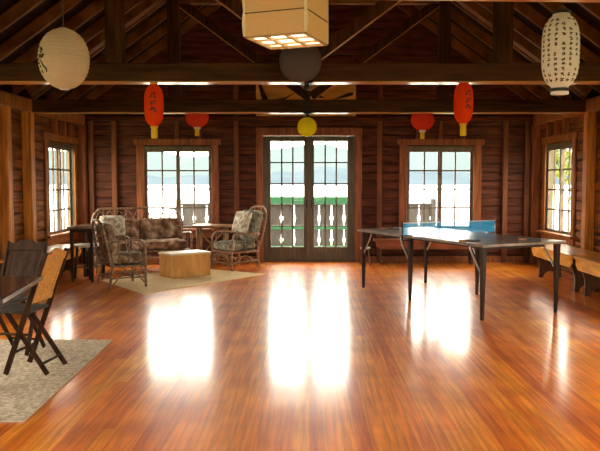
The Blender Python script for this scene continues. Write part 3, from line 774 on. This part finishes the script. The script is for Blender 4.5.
bench('amber wooden bench on the right wall under its window', (3.47, 10.0, 0), -PI/2, 1.56, .50, .47, 'bench', 'bench_backlit', 'benches on the right wall')
bench('amber wooden bench at the right edge of the picture, nearest on the right wall', (3.47, 8.36, 0), -PI/2, 1.7, .50, .47, 'bench', 'bench_backlit', 'benches on the right wall')
bench('amber wooden bench on the left wall under its window', (-3.52, 8.0, 0), PI/2, 2.1, .40, .46, 'bench', 'bench_backlit')
bench('low red brown bench on the back wall under the right window', (1.08, D-.28, 0), 0, 1.75, .34, .42, 'benchred', 'bench_backlit')
st = thing('stool', 'small pale-topped stool by the back wall right of the doors', 'stool', (.93, 11.3, 0))
MB().lathe([(.06, .0), (.085, .005), (.085, .03), (.06, .035)], 20, (0, 0, .27)).build('seat', 'stooltop', st)
for k in range(3):
    a_ = k*2*PI/3+.4; MB().tube([(.05*math.cos(a_), .05*math.sin(a_), .27), (.085*math.cos(a_), .085*math.sin(a_), 0)], .010, 8).build('leg', 'rattan', st)

# ------------------------------------------------------------------ rattan seating; local +x is forward
def rattan(name, label, loc, rz, wd, dp, back_h, mat, fab_seat, fab_back, ncush=1, loops=False, cat='armchair', seat_h=.30, arm_h=.60, cush=.15, lean_=.20):
    t = thing(name, label, cat, loc, rz); hw, hd = wd/2, dp/2; r = .016
    lean = lean_
    top_x = -hd-lean
    for sy in (-1, 1):
        arm = MB().tube(bez([(hd, sy*hw, 0), (hd, sy*hw, seat_h), (hd-.01, sy*(hw+.01), arm_h-.09), (hd-.08, sy*(hw+.02), arm_h-.01), (hd-.2, sy*(hw+.02), arm_h), (0, sy*(hw+.01), arm_h-.005), (-hd-.02, sy*hw, arm_h-.03)], 6), r*1.1, 8).build('arm', mat, t)
        MB().tube([(-hd-.04, sy*(hw-.01), 0), (-hd+.01, sy*(hw-.01), seat_h), (-hd-.02, sy*(hw-.01), .45)], r*1.05, 8).build('rear_leg', mat, t)
        split(MB().tube([(hd-.09, sy*(hw+.015), arm_h-.02), (hd-.06, sy*hw, seat_h)], r*.6, 6).tube([(.0, sy*(hw+.01), arm_h-.01), (.0, sy*hw, seat_h)], r*.6, 6).tube([(-hd+.08, sy*(hw), arm_h-.02), (-hd+.1, sy*hw, seat_h)], r*.6, 6), 'arm_spindle', mat, arm)
        split(MB().tube([(hd, sy*hw, .13), (-hd, sy*(hw-.01), .13)], r*.7, 6).tube(bez([(hd, sy*hw, .04), (hd*.3, sy*hw, .20), (-hd*.3, sy*hw, .20), (-hd, sy*(hw-.01), .04)], 5), r*.6, 6), 'side_stretcher', mat, t)
    fs = MB().tube([(hd, -hw, .11), (hd, hw, .11)], r*.7, 6).tube([(-hd, -hw, .13), (-hd, hw, .13)], r*.7, 6)
    k = max(1, round(wd/.55))
    for i in range(k):
        a0, a1 = -hw+wd*i/k, -hw+wd*(i+1)/k
        fs.tube(bez([(hd, a0, .06), (hd, a0+(a1-a0)*.3, .22), (hd, a0+(a1-a0)*.7, .22), (hd, a1, .06)], 5), r*.6, 6)
    split(fs, 'front_stretcher', mat, t)
    MB().tube([(hd, -hw, seat_h), (hd, hw, seat_h), (-hd, hw, seat_h), (-hd, -hw, seat_h)], r, 8, True).box((0, 0, seat_h), (dp, wd, .02)).build('seat_frame', mat, t)
    # back: arch
    bx = lambda z: -hd-.01-lean*max(0, z-seat_h)/(back_h-seat_h)
    arch = [(bx(seat_h), -hw+.01, seat_h), (bx(.55), -hw+.0, .55), (bx(back_h-.16), -hw+.01, back_h-.16), (bx(back_h-.04), -hw+.08, back_h-.04), (bx(back_h), -hw+.24 if wd > .8 else -hw*.35, back_h)]
    arch = arch + [(x, -yy, z) for x, yy, z in arch[::-1]]
    MB().tube(bez(arch, 6), r*1.05, 8).build('back_frame', mat, t)
    zl = back_h-.20
    sp = MB().tube([(bx(zl), -hw+.01, zl), (bx(zl), hw-.01, zl)], r*.7, 6).tube([(bx(.36), -hw, .36), (bx(.36), hw, .36)], r*.7, 6)
    n = max(3, round(wd/.17))
    for i in range(1, n):
        yy = -hw+wd*i/n; sp.tube([(bx(.36), yy, .36), (bx(back_h-.02), yy, back_h-.02-(.03 if abs(yy) > hw-.15 else 0))], r*.5, 6)
    if loops:
        m = 9
        for i in range(m):
            y0, y1 = -hw+.06+(wd-.12)*i/m, -hw+.06+(wd-.12)*(i+1)/m
            sp.tube(bez([(bx(zl), y0, zl), (bx(zl+.08), y0+.015, zl+.08), (bx(back_h-.03), (y0+y1)/2, back_h-.035), (bx(zl+.08), y1-.015, zl+.08), (bx(zl), y1, zl)], 4), r*.5, 6)
    split(sp, 'back_spindle', mat, t)
    iw = wd-.06
    for i in range(ncush):
        yc = -iw/2+iw*(i+.5)/ncush; cw = iw/ncush-.006
        MB().cushion((.02, yc, seat_h+.01+cush/2), (dp+.04, cw, cush)).build('seat_cushion', fab_seat, t)
        btop = back_h-(.19 if loops else .08); zc = (seat_h+cush+btop)/2+.01; ch = btop-(seat_h+cush)+.06
        ang = math.atan(lean/(back_h-seat_h))
        MB().cushion((bx(zc)+.085, yc, zc), (.15, cw, ch), (0, -ang, 0)).build('back_cushion', fab_back, t)
    return t
SR = -math.radians(68)
sofa_c = (-2.60, 10.72)
rattan('rattan_loveseat', 'rattan loveseat with looped back and mottled brown cushions by the left back window', (*sofa_c, .0135), SR, 1.42, .56, .93, 'rattan', 'fab_brown', 'fab_brown', 2, True, 'sofa', arm_h=.56)
pw = MB().cushion((0, 0, 0), (.12, .38, .36), None, .6).build('throw_pillow', 'fab_cream', None)
cs, sn = math.cos(SR), math.sin(SR)
lx, ly = -.14, -.43
pw.location = (sofa_c[0]+lx*cs-ly*sn, sofa_c[1]+lx*sn+ly*cs, .68); pw.rotation_euler = (0, -.36, SR)
tag(pw, 'cream floral throw pillow leaning on the left end of the rattan loveseat', 'pillow')
rattan('rattan_armchair', 'dark rattan armchair turned away, left of the wooden chest', (-2.455, 9.05, .0135), math.radians(31), .58, .43, .86, 'rattan_dark', 'fab_dark', 'fab_dark', arm_h=.62, seat_h=.28, lean_=.11)
ac = (-1.16, 10.80); AR = math.radians(221)
rattan('rattan_armchair', 'red brown rattan armchair with grey green cushions beside the french doors', (*ac, .0135), AR, .54, .50, .96, 'rattan_red', 'fab_green', 'fab_green', arm_h=.57, seat_h=.28)
pw = MB().cushion((0, 0, 0), (.12, .40, .36), None, .6).build('throw_pillow', 'fab_cream', None)
lx = -.13; pw.location = (ac[0]+lx*math.cos(AR), ac[1]+lx*math.sin(AR), .74); pw.rotation_euler = (0, -.34, AR)
tag(pw, 'pale floral pillow propped on the red brown rattan armchair', 'pillow')

# chest
ck = thing('wooden_chest', 'honey wooden chest with a pale lid used as a coffee table', 'chest', (-1.81, 10.0, .0135), math.radians(38))
MB().span((-.31, -.185, .02), (.31, .185, .315), bev=.004).build('body', 'trunk', ck)
MB().span((-.325, -.20, .315), (.325, .20, .345), bev=.005).build('lid', 'trunktop', ck)
bt = MB()
for sx_ in (-.30, .30): bt.span((sx_-.012, -.192, .0), (sx_+.012, -.184, .315)).span((sx_-.012, .184, .0), (sx_+.012, .192, .315))
bt.span((-.31, -.19, 0), (.31, .19, .03)); split(bt, 'corner_batten', 'trunk', ck)

# side table behind the red brown armchair
sd = thing('side_table', 'rustic wooden side table between the loveseat and red brown armchair', 'table', (-1.62, 11.42, 0), 0)
MB().span((-.30, -.20, .63), (.34, .20, .665), bev=.006).build('tabletop', 'sidewood', sd)
for xx in (-.20, .24):
    for yy in (-.15, .15): MB().tube([(xx, yy, 0), (xx, yy, .63)], .028, 10).build('leg', 'sidewood', sd)
split(MB().bar((-.20, -.15, .12), (.24, -.15, .58), .025, .025).bar((.24, -.15, .12), (-.20, -.15, .58), .025, .025), 'cross_brace', 'sidewood', sd)
MB().span((-.22, -.16, .16), (.26, .16, .18)).build('shelf', 'sidewood', sd)

# console table and stool on the left
cn = thing('console_table', 'tall narrow brown table by the left wall, behind the dark rattan armchair', 'table', (-3.0, 9.74, 0), 0)
MB().span((-.29, -.40, .735), (.08, .24, .765), bev=.006).build('tabletop', 'consoletop', cn)
ap = MB().span((-.25, -.36, .68), (.04, -.34, .735)).span((-.25, .18, .68), (.04, .20, .735)).span((-.25, -.34, .68), (-.23, .18, .735)).span((.02, -.34, .68), (.04, .18, .735)); split(ap, 'apron', 'tableleg', cn)
for xx in (-.24, .03):
    for yy in (-.34, .18): MB().bar((xx, yy, 0), (xx, yy, .735), .03, .03, up=(0, 1, 0), w2=.042, h2=.042).build('leg', 'tableleg', cn)
sl = thing('stool', 'bentwood stool with a pale round seat under the tall brown table', 'stool', (-3.115, 9.70, .0135), .4)
MB().lathe([(.15, 0), (.19, .006), (.195, .02), (.18, .032), (.12, .034)], 28, (0, 0, .45)).build('seat', 'stooltop', sl)
for k in range(4):
    a_ = k*PI/2; ca, sa = math.cos(a_), math.sin(a_)
    MB().tube([(.145*ca, .145*sa, .452), (.17*ca, .17*sa, .2), (.185*ca, .185*sa, 0)], .016, 8).build('leg', 'tableleg', sl)
    MB().tube(bez([(.172*ca, .172*sa, .22), (.15*ca, .15*sa, .36), (.08*ca, .08*sa, .435), (0, 0, .448)], 4), .008, 6).build('bent_brace', 'rattan', sl)
MB().tube([(.172*math.cos(k*PI/12), .172*math.sin(k*PI/12), .17) for k in range(24)], .009, 6, True).build('foot_ring', 'rattan', sl)

# ------------------------------------------------------------------ dark table and folding chairs, left foreground
ux_, uy_ = Vector((-.988, -.156)), Vector((.148, -.989))
dt = thing('dining_table', 'dark glossy table cut off by the left edge of the picture', 'table', (-1.80, 4.64, .0135), math.radians(8.5))
M['dtop'] = noise_mat('dark glossy table top', (.030, .022, .018), (.075, .055, .045), (2, 9, 4), 1.6, 5, .22, coat=.5, coat_rough=.08)
MB().span((-.95, -.95, .69), (0, 0, .728), bev=.008).build('tabletop', 'dtop', dt)
ap = MB().span((-.87, -.09, .63), (-.10, -.07, .69)).span((-.87, -.88, .63), (-.10, -.86, .69)).span((-.10, -.88, .63), (-.08, -.07, .69)).span((-.89, -.88, .63), (-.87, -.07, .69)); split(ap, 'apron', 'chairwood', dt)
for xx in (-.30, -.85):
    for yy in (-.12, -.85): MB().bar((xx, yy, 0), (xx, yy, .63), .045, .045, up=(0, 1, 0), w2=.06, h2=.06).build('leg', 'chairwood', dt)
M['cane'] = noise_mat('orange cane panel', (.36, .16, .035), (.56, .27, .065), (60, 60, 60), 1, 3, .5)
def make_chair(label, panel, loc, rz):
    t = thing('folding_chair', label, 'chair', loc, rz, 'folding chairs around the dark table')
    hw = .165
    for sy in (-1, 1):
        MB().bar((.15, sy*hw, 0), (-.165, sy*hw, .86), .022, .036, up=(1, 0, 0), bev=.004).build('back_post', 'chairwood', t)
        MB().bar((-.145, sy*(hw-.026), 0), (.15, sy*(hw-.026), .44), .020, .034, up=(1, 0, 0), bev=.004).build('rear_leg', 'chairwood', t)
    P = lambda z: .15-.315*z/.86
    ang = math.atan(.315/.86)
    MB().box((.145, 0, .435), (.33, .30, .022), bev=.006).build('seat', 'slate', t)
    cr = MB(); poly = [(-hw+.012, .79), (-hw+.012, .845), (-.08, .85), (-.05, .872), (0, .88), (.05, .872), (.08, .85), (hw-.012, .845), (hw-.012, .79)]
    tm = MB(); tm.prism([(yy, (z-.8)) for yy, z in poly], 0, -.011, .011)
    bmesh.ops.transform(tm.bm, matrix=Matrix.Translation((P(.8), 0, .8)) @ Matrix.Rotation(-ang, 4, 'Y'), verts=tm.bm.verts); tm.build('crest_rail', panel[1], t)
    MB().box((P(.52), 0, .52), (.02, 2*hw-.02, .05), (0, -ang, 0), bev=.003).build('lower_rail', panel[1], t)
    MB().box((P(.66), 0, .66), (.010, 2*hw-.10, .27), (0, -ang, 0)).build('back_panel', panel[0], t)
    sl_ = MB()
    for sy in (-1, 1): sl_.box((P(.66), sy*(hw-.037), .66), (.016, .034, .27), (0, -ang, 0))
    split(sl_, 'back_stile', panel[1], t)
    split(MB().tube([(P(.15), -hw, .15), (P(.15), hw, .15)], .010, 8).tube([(-.10, -hw+.03, .07), (-.10, hw-.03, .07)], .010, 8), 'rung', 'chairwood', t)
    return t
make_chair('dark folding chair with an orange cane back panel on the grey rug', ('cane', 'cane'), (-1.96, 4.91, .0245), math.radians(174))
make_chair('dark solid-backed folding chair behind the table at the left edge', ('chairwood', 'chairwood'), (-2.33, 5.46, .0245), math.radians(-100))
